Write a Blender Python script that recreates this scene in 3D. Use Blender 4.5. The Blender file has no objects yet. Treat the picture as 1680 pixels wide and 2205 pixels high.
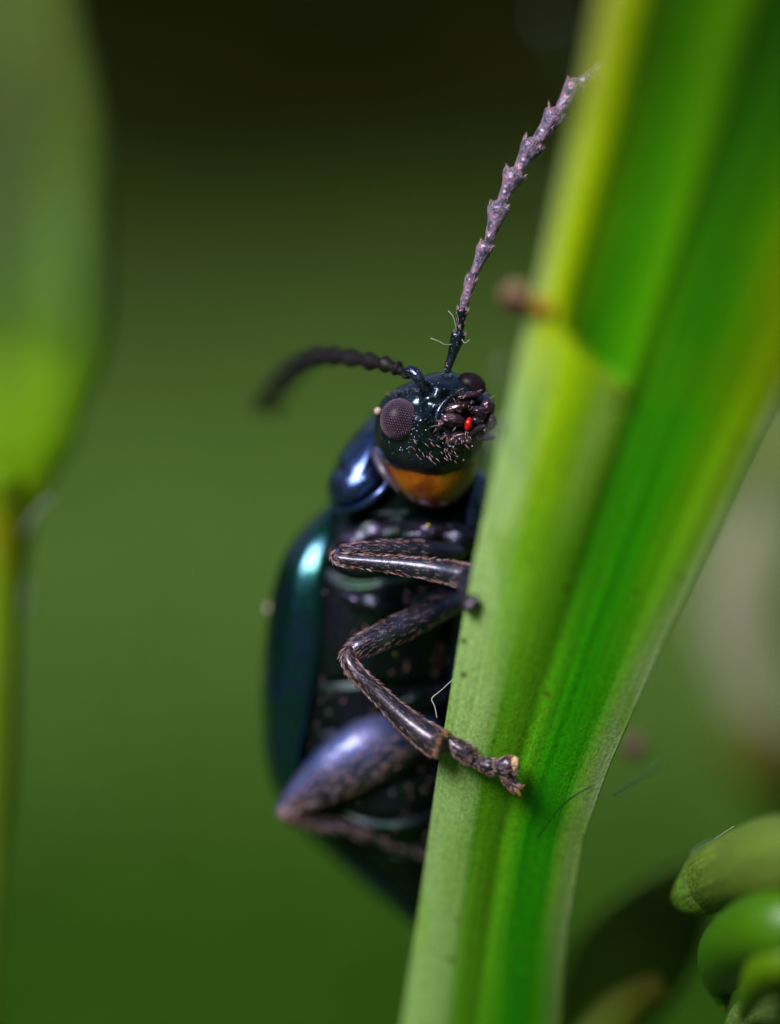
import bpy, math, random
import numpy as np
from mathutils import Vector, noise as mnoise

random.seed(7)
rng = np.random.default_rng(11)
scene = bpy.context.scene
R = math.radians

# ------------------------------------------------------------------ camera
# macro view: 1 unit is about 0.4 mm; sharp plane is y = 0, camera looks along +y
DIST = 150.0
HALF_H = 11.025
cam_d = bpy.data.cameras.new("camera")
cam = bpy.data.objects.new("camera", cam_d)
scene.collection.objects.link(cam)
cam.location = (0, -DIST, 0)
cam.rotation_euler = (R(90), 0, 0)
cam_d.sensor_fit = 'VERTICAL'
cam_d.sensor_height = 36.0
cam_d.lens = 36.0 * DIST / (2 * HALF_H)
cam_d.clip_start = 1.0
cam_d.clip_end = 6000.0
cam_d.dof.use_dof = True
cam_d.dof.focus_distance = DIST - 0.35
APERTURE = 13.0
cam_d.dof.aperture_fstop = cam_d.lens * 1e-3 / APERTURE
scene.camera = cam

# ------------------------------------------------------------------ light
SUN_DIR = Vector((-0.46, -0.74, 0.49)).normalized()     # towards the sun
world = bpy.data.worlds.new("World")
scene.world = world
world.use_nodes = True
wn = world.node_tree
wn.nodes.clear()
sky = wn.nodes.new('ShaderNodeTexSky')
sky.sky_type = 'NISHITA'
sky.sun_disc = False
sky.sun_elevation = math.asin(SUN_DIR.z)
sky.sun_rotation = math.atan2(SUN_DIR.x, SUN_DIR.y)
bg = wn.nodes.new('ShaderNodeBackground')
bg.inputs['Strength'].default_value = 0.08
wo = wn.nodes.new('ShaderNodeOutputWorld')
wn.links.new(sky.outputs[0], bg.inputs[0])
wn.links.new(bg.outputs[0], wo.inputs[0])
sun_d = bpy.data.lights.new("sun", 'SUN')
sun_d.energy = 5.0
sun_d.angle = R(27)
sun_d.color = (1.0, 0.96, 0.90)
sun = bpy.data.objects.new("sun", sun_d)
scene.collection.objects.link(sun)
sun.rotation_euler = SUN_DIR.to_track_quat('Z', 'Y').to_euler()

vs = scene.view_settings
vs.view_transform = 'Standard'
vs.look = 'None'
vs.exposure = 0.55
vs.gamma = 1.0
vs.use_curve_mapping = False
scene.cycles.use_denoising = True
scene.cycles.max_bounces = 8
scene.cycles.sample_clamp_indirect = 6.0

# ------------------------------------------------------------------ helpers
C = scene.collection


def P(px, py, d=0.0):
    """point at depth d whose direction is that of pixel (px,py) of the 1680 x 2205 picture"""
    s = (DIST + d) / DIST
    return np.array([(px - 840.0) / 100.0 * s, d, (1102.5 - py) / 100.0 * s])


def link(name, me, mat=None, parent=None, **props):
    o = bpy.data.objects.new(name, me)
    C.objects.link(o)
    if mat is not None and me is not None:
        me.materials.append(mat)
    if parent is not None:
        o.parent = parent
        o.matrix_parent_inverse = parent.matrix_basis.inverted()
    for k, v in props.items():
        o[k] = v
    return o


def empty(name, loc, **props):
    o = bpy.data.objects.new(name, None)
    o.empty_display_size = 0.5
    C.objects.link(o)
    o.location = loc
    for k, v in props.items():
        o[k] = v
    return o


def mesh(name, v, f, uv=None, col=None, smooth=True):
    me = bpy.data.meshes.new(name)
    me.from_pydata([tuple(map(float, p)) for p in v], [], [tuple(map(int, q)) for q in f])
    me.update()
    if smooth:
        me.polygons.foreach_set('use_smooth', [True] * len(me.polygons))
    li = np.zeros(len(me.loops), dtype=np.int32)
    me.loops.foreach_get('vertex_index', li)
    if uv is not None:
        l = me.uv_layers.new(name='UVMap')
        l.data.foreach_set('uv', np.asarray(uv, dtype=np.float32)[li].ravel())
    if col is not None:
        a = me.color_attributes.new('Col', 'FLOAT_COLOR', 'POINT')
        c4 = np.ones((len(v), 4), dtype=np.float32)
        c4[:, :3] = col
        a.data.foreach_set('color', c4.ravel())
    return me


def catmull(pts, n):
    pts = np.asarray(pts, float)
    if len(pts) == 2:
        t = np.linspace(0, 1, n)[:, None]
        return pts[0] * (1 - t) + pts[1] * t
    ext = np.vstack([2 * pts[0] - pts[1], pts, 2 * pts[-1] - pts[-2]])
    out = []
    m = len(pts) - 1
    for t in np.linspace(0, m, n):
        i = min(int(t), m - 1)
        u = t - i
        p0, p1, p2, p3 = ext[i], ext[i + 1], ext[i + 2], ext[i + 3]
        out.append(0.5 * ((2 * p1) + (-p0 + p2) * u + (2 * p0 - 5 * p1 + 4 * p2 - p3) * u ** 2
                          + (-p0 + 3 * p1 - 3 * p2 + p3) * u ** 3))
    return np.array(out)


def nrm(a):
    return a / (np.linalg.norm(a, axis=-1, keepdims=True) + 1e-12)


class Tube:
    """swept tube through (px,py,d,r_px[,flat]); keeps frames for bristles"""

    def __init__(self, spec, n=40, seg=24, flat=1.0, up=(0, -1, 0), cap=True, wob=0.0, seed=0):
        pts = np.array([np.append(P(s[0], s[1], s[2]), s[3] / 100.0) for s in spec])
        c = catmull(pts, n)
        self.p = c[:, :3]
        self.r = np.maximum(c[:, 3], 0.004)
        t = nrm(np.gradient(self.p, axis=0))
        self.t = t
        up = np.array(up, float)
        a = nrm(up - (t @ up)[:, None] * t)          # toward 'up' (camera by default)
        b = np.cross(t, a)
        self.a, self.b = a, b
        self.flat = flat
        th = np.linspace(0, 2 * np.pi, seg, endpoint=False)
        v, uv = [], []
        rs = np.random.default_rng(seed)
        ph = rs.uniform(0, 6.28, 6)
        for i in range(n):
            ra = self.r[i] * flat
            rb = self.r[i]
            w = 1.0
            if wob:
                w = 1 + wob * (np.sin(3 * th + ph[0] + i * .35) + np.sin(2 * th + ph[1] - i * .22)
                               + np.sin(5 * th + ph[2] + i * .6) * .6)
            ring = self.p[i] + (np.cos(th) * w)[:, None] * a[i] * ra + (np.sin(th) * w)[:, None] * b[i] * rb
            v.append(ring)
            uv.append(np.stack([th / (2 * np.pi), np.full(seg, i / (n - 1))], 1))
        v = np.concatenate(v)
        uv = np.concatenate(uv)
        f = []
        for i in range(n - 1):
            for j in range(seg):
                k = (j + 1) % seg
                f.append((i * seg + j, i * seg + k, (i + 1) * seg + k, (i + 1) * seg + j))
        if cap:
            for end in (0, n - 1):
                sgn = -1 if end == 0 else 1
                base = end * seg
                last = base
                for s_, q in ((0.75, 0.55), (0.4, 0.85)):
                    ring = self.p[end] + (v[base:base + seg] - self.p[end]) * s_ + sgn * t[end] * self.r[end] * q * flat * .8
                    off = len(v)
                    v = np.vstack([v, ring])
                    uv = np.vstack([uv, uv[base:base + seg]])
                    for j in range(seg):
                        k = (j + 1) % seg
                        q4 = (last + j, last + k, off + k, off + j)
                        f.append(q4 if sgn > 0 else q4[::-1])
                    last = off
                tip = len(v)
                v = np.vstack([v, self.p[end] + sgn * t[end] * self.r[end] * flat * .78])
                uv = np.vstack([uv, [[.5, float(end > 0)]]])
                for j in range(seg):
                    k = (j + 1) % seg
                    f.append((last + j, last + k, tip) if sgn > 0 else (last + k, last + j, tip))
        self.v, self.f, self.uv = v, f, uv

    def me(self, name, col=None):
        return mesh(name, self.v, self.f, self.uv, col)

    def sample(self, t, th):
        x = t * (len(self.p) - 1)
        i = min(int(x), len(self.p) - 2)
        u = x - i
        L = lambda q: q[i] * (1 - u) + q[i + 1] * u
        nrml = math.cos(th) * L(self.a) + math.sin(th) * L(self.b)
        r = L(self.r)
        pos = L(self.p) + math.cos(th) * L(self.a) * r * self.flat + math.sin(th) * L(self.b) * r
        return pos, nrml, nrm(L(self.t))


class Soup:
    """collects small cones / blobs into one mesh"""

    def __init__(self):
        self.v, self.f = [], []

    def cone(self, p, d, l, r, bend=None, seg=3):
        d = d / (np.linalg.norm(d) + 1e-9)
        q = np.cross(d, [0.3, 0.5, 0.81]); q = q / (np.linalg.norm(q) + 1e-9)
        w = np.cross(d, q)
        o = len(self.v)
        th = np.arange(seg) * 2 * np.pi / seg
        bend = np.zeros(3) if bend is None else bend
        for s, rr in ((0, 1.0), (.55, .75)):
            c = p + d * l * s + bend * s * s * l
            for a in th:
                self.v.append(c + (q * math.cos(a) + w * math.sin(a)) * r * rr)
        self.v.append(p + d * l + bend * l)
        for j in range(seg):
            k = (j + 1) % seg
            self.f.append((o + j, o + k, o + seg + k, o + seg + j))
            self.f.append((o + seg + j, o + seg + k, o + 2 * seg))

    def me(self, name):
        return mesh(name, self.v, self.f)


def bristles(tube, n, length, r, lean=0.75, t0=0.03, t1=0.98, th0=0, th1=6.283, seed=1, soup=None, fringe=None):
    s = soup or Soup()
    rs = np.random.default_rng(seed)
    for _ in range(n):
        t = rs.uniform(t0, t1)
        th = rs.uniform(th0, th1) if fringe is None else fringe + rs.normal(0, .12)
        p, nn, tt = tube.sample(t, th)
        d = nn * (1 - lean) + tt * lean + rs.normal(0, .10, 3)
        l = length * rs.uniform(.6, 1.25)
        s.cone(p - nn * .005, d, l, r * rs.uniform(.8, 1.2), bend=tt * .15 - nn * .05)
    return s


def sphere(nu=64, nv=40):
    v, uv, f = [], [], []
    for i in range(nv + 1):
        ph = math.pi * i / nv
        for j in range(nu):
            th = 2 * math.pi * j / nu
            v.append((math.sin(ph) * math.cos(th), math.sin(ph) * math.sin(th), math.cos(ph)))
            uv.append((j / nu, i / nv))
    for i in range(nv):
        for j in range(nu):
            k = (j + 1) % nu
            if i == 0:
                f.append((j, (i + 1) * nu + j, (i + 1) * nu + k))
            elif i == nv - 1:
                f.append((i * nu + j, (i + 1) * nu + j, i * nu + k))
            else:
                f.append((i * nu + j, (i + 1) * nu + j, (i + 1) * nu + k, i * nu + k))
    v = np.array(v)
    # weld the poles by collapsing unused duplicates is unnecessary: they coincide
    return v, f, np.array(uv)


def blob(name, c, rad, mat, parent, rot=0.0, lump=0.0, lf=2.0, nu=36, nv=22, seed=0, **props):
    """ellipsoid with lumps; c=(px,py,d), rad px (x, z, depth), rot degrees in the picture plane"""
    v, f, uv = sphere(nu, nv)
    if lump:
        v = np.array([p * (1 + lump * mnoise.noise(Vector(p * lf + seed * 3.7))
                           + .4 * lump * mnoise.noise(Vector(p * lf * 2.7 + seed))) for p in v])
    q = np.stack([v[:, 0] * rad[0], v[:, 1] * rad[2], v[:, 2] * rad[1]], 1) / 100.0
    a = R(rot)
    x = q[:, 0] * math.cos(a) - q[:, 2] * math.sin(a)
    z = q[:, 0] * math.sin(a) + q[:, 2] * math.cos(a)
    q = np.stack([x, q[:, 1], z], 1) + P(*c)
    return link(name, mesh(name, q, f, uv), mat, parent, **props)


# ------------------------------------------------------------------ materials
def mat(name):
    m = bpy.data.materials.new(name)
    m.use_nodes = True
    nt = m.node_tree
    b = nt.nodes['Principled BSDF']
    return m, nt, b


def nd(nt, t, **kw):
    n = nt.nodes.new(t)
    for k, v in kw.items():
        if k in n.inputs:
            n.inputs[k].default_value = v
        else:
            setattr(n, k, v)
    return n


def ramp(nt, fac, stops):
    r = nt.nodes.new('ShaderNodeValToRGB')
    e = r.color_ramp.elements
    while len(e) < len(stops):
        e.new(.5)
    for q, (p, c) in zip(e, stops):
        q.position = p
        q.color = (*c, 1)
    nt.links.new(fac, r.inputs[0])
    return r


def bump(nt, b, height, strength, dist):
    bn = nd(nt, 'ShaderNodeBump', Strength=strength, Distance=dist)
    nt.links.new(height, bn.inputs['Height'])
    nt.links.new(bn.outputs[0], b.inputs['Normal'])
    return bn


def shell_mat(name, c1, c2, rough=.22, pits=14.0, pit_s=.35, metal=.9, coat=.35, scale=1.2):
    m, nt, b = mat(name)
    tc = nd(nt, 'ShaderNodeTexCoord')
    n = nd(nt, 'ShaderNodeTexNoise', Scale=scale, Detail=5.0)
    nt.links.new(tc.outputs['Object'], n.inputs['Vector'])
    r = ramp(nt, n.outputs['Fac'], [(.35, c1), (.65, c2)])
    nt.links.new(r.outputs[0], b.inputs['Base Color'])
    b.inputs['Metallic'].default_value = metal
    b.inputs['Coat Weight'].default_value = coat
    b.inputs['Coat Roughness'].default_value = .12
    n2 = nd(nt, 'ShaderNodeTexNoise', Scale=9.0, Detail=6.0)
    nt.links.new(tc.outputs['Object'], n2.inputs['Vector'])
    mr = nd(nt, 'ShaderNodeMapRange')
    mr.inputs['To Min'].default_value = rough * .7
    mr.inputs['To Max'].default_value = rough * 1.5
    nt.links.new(n2.outputs['Fac'], mr.inputs['Value'])
    nt.links.new(mr.outputs[0], b.inputs['Roughness'])
    vo = nd(nt, 'ShaderNodeTexVoronoi', Scale=pits)
    nt.links.new(tc.outputs['Object'], vo.inputs['Vector'])
    pr = ramp(nt, vo.outputs['Distance'], [(.0, (0, 0, 0)), (.35, (1, 1, 1))])
    mx = nd(nt, 'ShaderNodeMath', operation='MULTIPLY_ADD')
    nt.links.new(n2.outputs['Fac'], mx.inputs[0])
    mx.inputs[1].default_value = .6
    nt.links.new(pr.outputs[0], mx.inputs[2])
    bump(nt, b, mx.outputs[0], pit_s, .03)
    return m


M = {}
M['elytra'] = shell_mat('blue_green_shell', (.014, .048, .115), (.005, .075, .040), rough=.23, pits=12, pit_s=.14, coat=.35)
M['pronotum'] = shell_mat('blue_violet_shell', (.024, .058, .17), (.052, .082, .23), rough=.25, pits=9, pit_s=.30, coat=.35)
M['head'] = shell_mat('head_shell', (.010, .028, .026), (.060, .072, .13), rough=.20, pits=11, pit_s=1.0, scale=2.0, coat=.3)
M['belly'] = shell_mat('belly_shell', (.006, .022, .013), (.018, .018, .034), rough=.34, pits=6, pit_s=.35, coat=.05)
M['hip'] = shell_mat('hip_shell', (.008, .024, .022), (.050, .036, .080), rough=.32, pits=8, pit_s=.5, coat=.1, scale=2.2)
M['leg'] = shell_mat('leg_shell', (.018, .024, .046), (.055, .050, .090), rough=.32, pits=16, pit_s=.5, scale=3, metal=.75)
M['tibia'] = shell_mat('tibia_shell', (.014, .014, .030), (.048, .036, .060), rough=.30, pits=18, pit_s=.5, scale=4, metal=.6)
M['femur'] = shell_mat('hind_femur_shell', (.050, .068, .19), (.10, .10, .23), rough=.44, pits=9, pit_s=.8, scale=2)
M['mouth'] = shell_mat('mouth_shell', (.012, .005, .008), (.085, .045, .075), rough=.22, pits=14, pit_s=.5, scale=4, metal=.6)
M['eye'] = shell_mat('eye_base', (.008, .004, .008), (.014, .007, .012), rough=.35, pits=3, pit_s=0.0, metal=.0, coat=0)
M['eye'].node_tree.nodes['Principled BSDF'].inputs['Specular IOR Level'].default_value = .15
M['facet'] = shell_mat('eye_facets', (.075, .038, .088), (.13, .075, .145), rough=.13, pits=3, pit_s=0.0, metal=.3)

m, nt, b = mat('antenna_fuzz')
tc = nd(nt, 'ShaderNodeTexCoord')
n = nd(nt, 'ShaderNodeTexNoise', Scale=7.0, Detail=6.0)
nt.links.new(tc.outputs['Object'], n.inputs['Vector'])
r = ramp(nt, n.outputs['Fac'], [(.38, (.03, .026, .055)), (.5, (.12, .095, .20)), (.62, (.26, .13, .20))])
nt.links.new(r.outputs[0], b.inputs['Base Color'])
b.inputs['Roughness'].default_value = .42
b.inputs['Metallic'].default_value = .25
b.inputs['Sheen Weight'].default_value = .25
vo = nd(nt, 'ShaderNodeTexVoronoi', Scale=11.0)
nt.links.new(tc.outputs['Object'], vo.inputs['Vector'])
bump(nt, b, vo.outputs['Distance'], .4, .05)
M['antenna'] = m

m, nt, b = mat('dark_antenna')
b.inputs['Base Color'].default_value = (.009, .006, .008, 1)
b.inputs['Specular IOR Level'].default_value = .2
b.inputs['Roughness'].default_value = .5
M['antenna_dark'] = m

m, nt, b = mat('bristle')
tc = nd(nt, 'ShaderNodeTexCoord')
n = nd(nt, 'ShaderNodeTexNoise', Scale=3.0, Detail=3.0)
nt.links.new(tc.outputs['Object'], n.inputs['Vector'])
r = ramp(nt, n.outputs['Fac'], [(.4, (.24, .11, .09)), (.6, (.38, .25, .31))])
nt.links.new(r.outputs[0], b.inputs['Base Color'])
b.inputs['Roughness'].default_value = .3
M['bristle'] = m

m, nt, b = mat('golden_bristle')
b.inputs['Base Color'].default_value = (.26, .12, .035, 1)
b.inputs['Roughness'].default_value = .35
M['gold'] = m

m, nt, b = mat('pale_hair')
b.inputs['Base Color'].default_value = (.34, .37, .36, 1)
b.inputs['Roughness'].default_value = .4
b.inputs['Transmission Weight'].default_value = .3
M['hair'] = m

m, nt, b = mat('dark_hair')
b.inputs['Base Color'].default_value = (.03, .05, .02, 1)
M['hair_dark'] = m

m, nt, b = mat('amber_membrane')
tc = nd(nt, 'ShaderNodeTexCoord')
n = nd(nt, 'ShaderNodeTexNoise', Scale=1.6, Detail=4.0)
nt.links.new(tc.outputs['Object'], n.inputs['Vector'])
r = ramp(nt, n.outputs['Fac'], [(.35, (.13, .028, .001)), (.52, (.23, .072, .002)), (.68, (.18, .085, .004))])
nt.links.new(r.outputs[0], b.inputs['Base Color'])
b.inputs['Roughness'].default_value = .22
b.inputs['Subsurface Weight'].default_value = .35
b.inputs['Subsurface Radius'].default_value = (.5, .2, .05)
b.inputs['Subsurface Scale'].default_value = .4
b.inputs['Coat Weight'].default_value = .6
bump(nt, b, n.outputs['Fac'], .25, .15)
M['amber'] = m

m, nt, b = mat('red_gloss')
b.inputs['Base Color'].default_value = (.36, .002, .002, 1)
b.inputs['Roughness'].default_value = .15
b.inputs['Coat Weight'].default_value = .5
M['red'] = m

m, nt, b = mat('pollen')
b.inputs['Base Color'].default_value = (.42, .32, .29, 1)
b.inputs['Roughness'].default_value = .5
M['pollen'] = m
m, nt, b = mat('yellow_pollen')
b.inputs['Base Color'].default_value = (.26, .22, .012, 1)
b.inputs['Roughness'].default_value = .4
M['pollen_y'] = m

m, nt, b = mat('pad')
b.inputs['Base Color'].default_value = (.55, .36, .20, 1)
b.inputs['Roughness'].default_value = .5
M['pad'] = m


def plant_mat(name, speck=.25, trans=.30, rough=.45, vscale=(18, 1.2), fine=26.0, bump_s=.3, spec=.5, bloom=0.0, veins=60.0, dots=4.0):
    """colour from the vertex colours, streaked along the plant, thin tissue lets light through"""
    m, nt, b = mat(name)
    at = nd(nt, 'ShaderNodeVertexColor', layer_name='Col')
    tc = nd(nt, 'ShaderNodeTexCoord')
    mp = nd(nt, 'ShaderNodeMapping')
    mp.inputs['Scale'].default_value = (vscale[0], vscale[1], 1)
    nt.links.new(tc.outputs['UV'], mp.inputs['Vector'])
    st = nd(nt, 'ShaderNodeTexNoise', Scale=4.0, Detail=6.0, Roughness=.65)
    nt.links.new(mp.outputs[0], st.inputs['Vector'])
    fn = nd(nt, 'ShaderNodeTexNoise', Scale=fine, Detail=4.0, Roughness=.7)
    nt.links.new(tc.outputs['Object'], fn.inputs['Vector'])
    mp2 = nd(nt, 'ShaderNodeMapping')
    mp2.inputs['Scale'].default_value = (veins, 5.0, 1)
    nt.links.new(tc.outputs['UV'], mp2.inputs['Vector'])
    vn = nd(nt, 'ShaderNodeTexNoise', Scale=1.0, Detail=3.0, Roughness=.6)
    nt.links.new(mp2.outputs[0], vn.inputs['Vector'])
    a0 = nd(nt, 'ShaderNodeMath', operation='ADD')
    nt.links.new(st.outputs['Fac'], a0.inputs[0])
    nt.links.new(vn.outputs['Fac'], a0.inputs[1])
    a1 = nd(nt, 'ShaderNodeMath', operation='MULTIPLY')
    nt.links.new(a0.outputs[0], a1.inputs[0])
    a1.inputs[1].default_value = .5
    ad = nd(nt, 'ShaderNodeMath', operation='ADD')
    nt.links.new(a1.outputs[0], ad.inputs[0])
    nt.links.new(fn.outputs['Fac'], ad.inputs[1])
    mr = nd(nt, 'ShaderNodeMapRange')
    mr.inputs['From Min'].default_value = .76
    mr.inputs['From Max'].default_value = 1.24
    mr.inputs['To Min'].default_value = 1 - speck
    mr.inputs['To Max'].default_value = 1 + speck
    nt.links.new(ad.outputs[0], mr.inputs['Value'])
    vd = nd(nt, 'ShaderNodeTexVoronoi', Scale=dots)
    nt.links.new(tc.outputs['Object'], vd.inputs['Vector'])
    dr = ramp(nt, vd.outputs['Distance'], [(.06, (1, 1, 1)), (.12, (0, 0, 0))])
    md = nd(nt, 'ShaderNodeMix', data_type='RGBA')
    nt.links.new(dr.outputs[0], md.inputs[0])
    nt.links.new(at.outputs['Color'], md.inputs[6])
    md.inputs[7].default_value = (.20, .20, .02, 1)
    vb = nd(nt, 'ShaderNodeTexVoronoi', Scale=dots * .33)
    nt.links.new(tc.outputs['Object'], vb.inputs['Vector'])
    br = ramp(nt, vb.outputs['Distance'], [(.05, (1, 1, 1)), (.14, (0, 0, 0))])
    mb = nd(nt, 'ShaderNodeMix', data_type='RGBA')
    nt.links.new(br.outputs[0], mb.inputs[0])
    nt.links.new(md.outputs[2], mb.inputs[6])
    mb.inputs[7].default_value = (.06, .09, .008, 1)
    mx = nd(nt, 'ShaderNodeVectorMath', operation='SCALE')
    nt.links.new(mb.outputs[2], mx.inputs[0])
    nt.links.new(mr.outputs[0], mx.inputs['Scale'])
    col = mx.outputs[0]
    nt.links.new(col, b.inputs['Base Color'])
    b.inputs['Roughness'].default_value = rough
    b.inputs['Specular IOR Level'].default_value = spec
    b.inputs['Sheen Weight'].default_value = bloom
    b.inputs['Sheen Roughness'].default_value = .5
    b.inputs['Sheen Tint'].default_value = (.9, 1, .85, 1)
    bump(nt, b, ad.outputs[0], bump_s, .05)
    tr = nd(nt, 'ShaderNodeBsdfTranslucent')
    nt.links.new(col, tr.inputs['Color'])
    ms = nd(nt, 'ShaderNodeMixShader')
    ms.inputs[0].default_value = trans
    nt.links.new(b.outputs[0], ms.inputs[1])
    nt.links.new(tr.outputs[0], ms.inputs[2])
    nt.links.new(ms.outputs[0], nt.nodes['Material Output'].inputs['Surface'])
    return m


M['stem'] = plant_mat('stem_skin', speck=.42, trans=.15, rough=.5, vscale=(22, 40), fine=13, bump_s=.35, spec=.22, bloom=.0)
M['leaf'] = plant_mat('leaf_skin', speck=.15, trans=.25, rough=.4, bump_s=.1)
M['dull_leaf'] = plant_mat('dull_leaf_skin', speck=.15, trans=.2, rough=.7, bump_s=.1, spec=.15)
M['bud'] = plant_mat('fuzzy_bud_skin', speck=.7, trans=.1, rough=.5, vscale=(14, 14), fine=11, bump_s=1.0, bloom=.0, spec=.25)


def noise_mat(name, stops, scale, rough=.9, detail=6.0, spec=.2):
    m, nt, b = mat(name)
    tc = nd(nt, 'ShaderNodeTexCoord')
    n = nd(nt, 'ShaderNodeTexNoise', Scale=scale, Detail=detail, Roughness=.6)
    nt.links.new(tc.outputs['Object'], n.inputs['Vector'])
    r = ramp(nt, n.outputs['Fac'], stops)
    nt.links.new(r.outputs[0], b.inputs['Base Color'])
    b.inputs['Roughness'].default_value = rough
    b.inputs['Specular IOR Level'].default_value = spec
    return m


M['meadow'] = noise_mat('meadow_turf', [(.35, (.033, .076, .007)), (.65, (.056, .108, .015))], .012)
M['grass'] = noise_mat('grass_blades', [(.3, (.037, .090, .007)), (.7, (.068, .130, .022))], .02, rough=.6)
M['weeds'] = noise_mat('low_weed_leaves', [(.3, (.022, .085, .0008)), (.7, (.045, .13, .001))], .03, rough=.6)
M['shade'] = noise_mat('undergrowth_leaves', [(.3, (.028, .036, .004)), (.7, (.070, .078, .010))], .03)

# ------------------------------------------------------------------ the setting far behind
def ground_z(x, y):
    t = np.clip((y - 60) / 420.0, 0, 1.6)
    return -34 + 36 * t * t * (3 - 2 * np.clip(t, 0, 1)) + 1.2 * np.sin(x * .021 + 1) + .9 * np.sin(y * .03)


gx = np.concatenate([np.linspace(-3000, -420, 14), np.linspace(-400, 400, 81), np.linspace(420, 3000, 14)])
gy = np.concatenate([np.linspace(-3000, -320, 14), np.linspace(-300, 700, 101), np.linspace(730, 3000, 14)])
GX, GY = np.meshgrid(gx, gy)
GZ = ground_z(GX, GY)
gv = np.stack([GX.ravel(), GY.ravel(), GZ.ravel()], 1)
W = len(gx)
gf = [(i * W + j, i * W + j + 1, (i + 1) * W + j + 1, (i + 1) * W + j) for i in range(len(gy) - 1) for j in range(W - 1)]
link('meadow', mesh('meadow', gv, gf), M['meadow'], kind='structure')

gv, gf = [], []
for k in range(16000):
    y = rng.uniform(225, 480)
    if rng.random() > (y - 200) / 120:
        continue
    x = rng.uniform(-1, 1) * (60 + y * .25)
    z = float(ground_z(x, y))
    h = rng.uniform(3, 9) * (1 + y / 600)
    w = rng.uniform(.5, 1.1) * (1 + y / 500)
    a = rng.uniform(0, 6.28)
    dx, dy = math.cos(a) * w, math.sin(a) * w
    lx, ly = rng.normal(0, .3, 2) * h
    o = len(gv)
    gv += [(x - dx, y - dy, z - .5), (x + dx, y + dy, z - .5), (x + dx * .7 + lx * .35, y + dy * .7 + ly * .35, z + h * .6),
           (x - dx * .7 + lx * .35, y - dy * .7 + ly * .35, z + h * .6), (x + lx, y + ly, z + h)]
    gf += [(o, o + 1, o + 2, o + 3), (o + 3, o + 2, o + 4)]
link('meadow_grass', mesh('meadow_grass', gv, gf), M['grass'], kind='stuff', label='soft green grass covering the slope behind the beetle',
     category='grass')

gv, gf = [], []
for k in range(14000):
    y = rng.uniform(95, 330)
    if rng.random() < (y - 230) / 100:
        continue
    x = rng.uniform(-1, 1) * (50 + y * .3)
    z = float(ground_z(x, y)) + rng.uniform(.5, 5)
    sz = rng.uniform(2.0, 4.5)
    a = rng.uniform(0, 6.28)
    ex = np.array([math.cos(a), math.sin(a), rng.uniform(-.3, .3)]); ey = np.array([-math.sin(a), math.cos(a), rng.uniform(-.5, .5)])
    c = np.array([x, y, z])
    o = len(gv)
    gv += [c - ex * sz, c - ey * sz * .45, c + ex * sz, c + ey * sz * .45]
    gf += [(o, o + 1, o + 2, o + 3)]
link('low_weeds', mesh('low_weeds', gv, gf, smooth=False), M['weeds'], kind='stuff', label='low bright green weeds on the ground below the slope',
     category='weeds')

bv, bf = [], []  # ring wall added behind the thicket to close off the sky
for i in range(73):
    a = 2 * math.pi * i / 72
    for rr, zz in ((690, -60), (720, 60), (760, 160), (820, 250)):
        rr = rr * (1 + .02 * math.sin(a * 7))
        bv.append((math.cos(a) * rr, math.sin(a) * rr, zz * (1 + .06 * math.sin(a * 5 + 1))))
for i in range(72):
    for j in range(3):
        bf.append((i * 4 + j, i * 4 + j + 1, (i + 1) * 4 + j + 1, (i + 1) * 4 + j))
link('sky_screen', mesh('sky_screen', bv, bf), noise_mat('sky_screen_dark', [(.3, (.022, .022, .005)), (.7, (.045, .042, .010))], .05), kind='structure')

uv_, uf_ = [], []
for k in range(26000):
    x = rng.uniform(-420, 420)
    if k % 3:
        y = 520 + rng.uniform(-12, 40)
        z = rng.uniform(8, 150)
    else:  # unseen overhead leaves, added to cast shade on the leaf wall
        y = rng.uniform(360, 560)
        z = 118 + rng.uniform(-8, 16) + (y - 460) * .08
    s = rng.uniform(5, 10)
    q = rng.normal(0, 1, (2, 3))
    q = nrm(q)
    c = np.array([x, y, z])
    o = len(uv_)
    uv_ += [c - q[0] * s, c + q[1] * s * .5, c + q[0] * s, c - q[1] * s * .5]
    uf_ += [(o, o + 1, o + 2, o + 3)]
for k in range(30000):                                # the thicket closes round the clearing on every side
    a = rng.uniform(0, 2 * math.pi)
    rad = rng.uniform(560, 680)
    c = np.array([math.cos(a) * rad, math.sin(a) * rad, 0.0])
    if c[1] > 380 and abs(c[0]) < 430:
        continue
    c[2] = -30 + 270 * rng.random() ** 1.3
    s = rng.uniform(9, 20)
    q = nrm(rng.normal(0, 1, (2, 3)))
    o = len(uv_)
    uv_ += [c - q[0] * s, c + q[1] * s * .5, c + q[0] * s, c - q[1] * s * .5]
    uf_ += [(o, o + 1, o + 2, o + 3)]
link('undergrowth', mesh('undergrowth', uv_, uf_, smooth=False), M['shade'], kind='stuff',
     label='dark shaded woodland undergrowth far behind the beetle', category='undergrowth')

# ------------------------------------------------------------------ big ridged stem
STX = np.array([-900, 0, 250, 560, 750, 950, 1200, 1400, 1640, 1950, 2205, 2600, 3900], float)
STL = np.array([1500, 1290, 1240, 1168, 1122, 1078, 1022, 985, 945, 903, 865, 815, 700], float)
SRY = np.array([-900, 0, 840, 970, 1150, 1350, 1650, 1800, 2000, 2205, 2600, 3900], float)
SRX = np.array([2550, 2080, 1690, 1625, 1540, 1445, 1312, 1258, 1222, 1205, 1150, 1000], float)


def sm(a, b_, x):
    t = np.clip((x - a) / (b_ - a), 0, 1)
    return t * t * (3 - 2 * t)


def stem_d(py):
    return (py - 1650) / 100.0 * .65


def lerp_c(a, b_, t):
    return np.asarray(a)[None, :] * (1 - t[:, None]) + np.asarray(b_)[None, :] * t[:, None]


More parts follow.
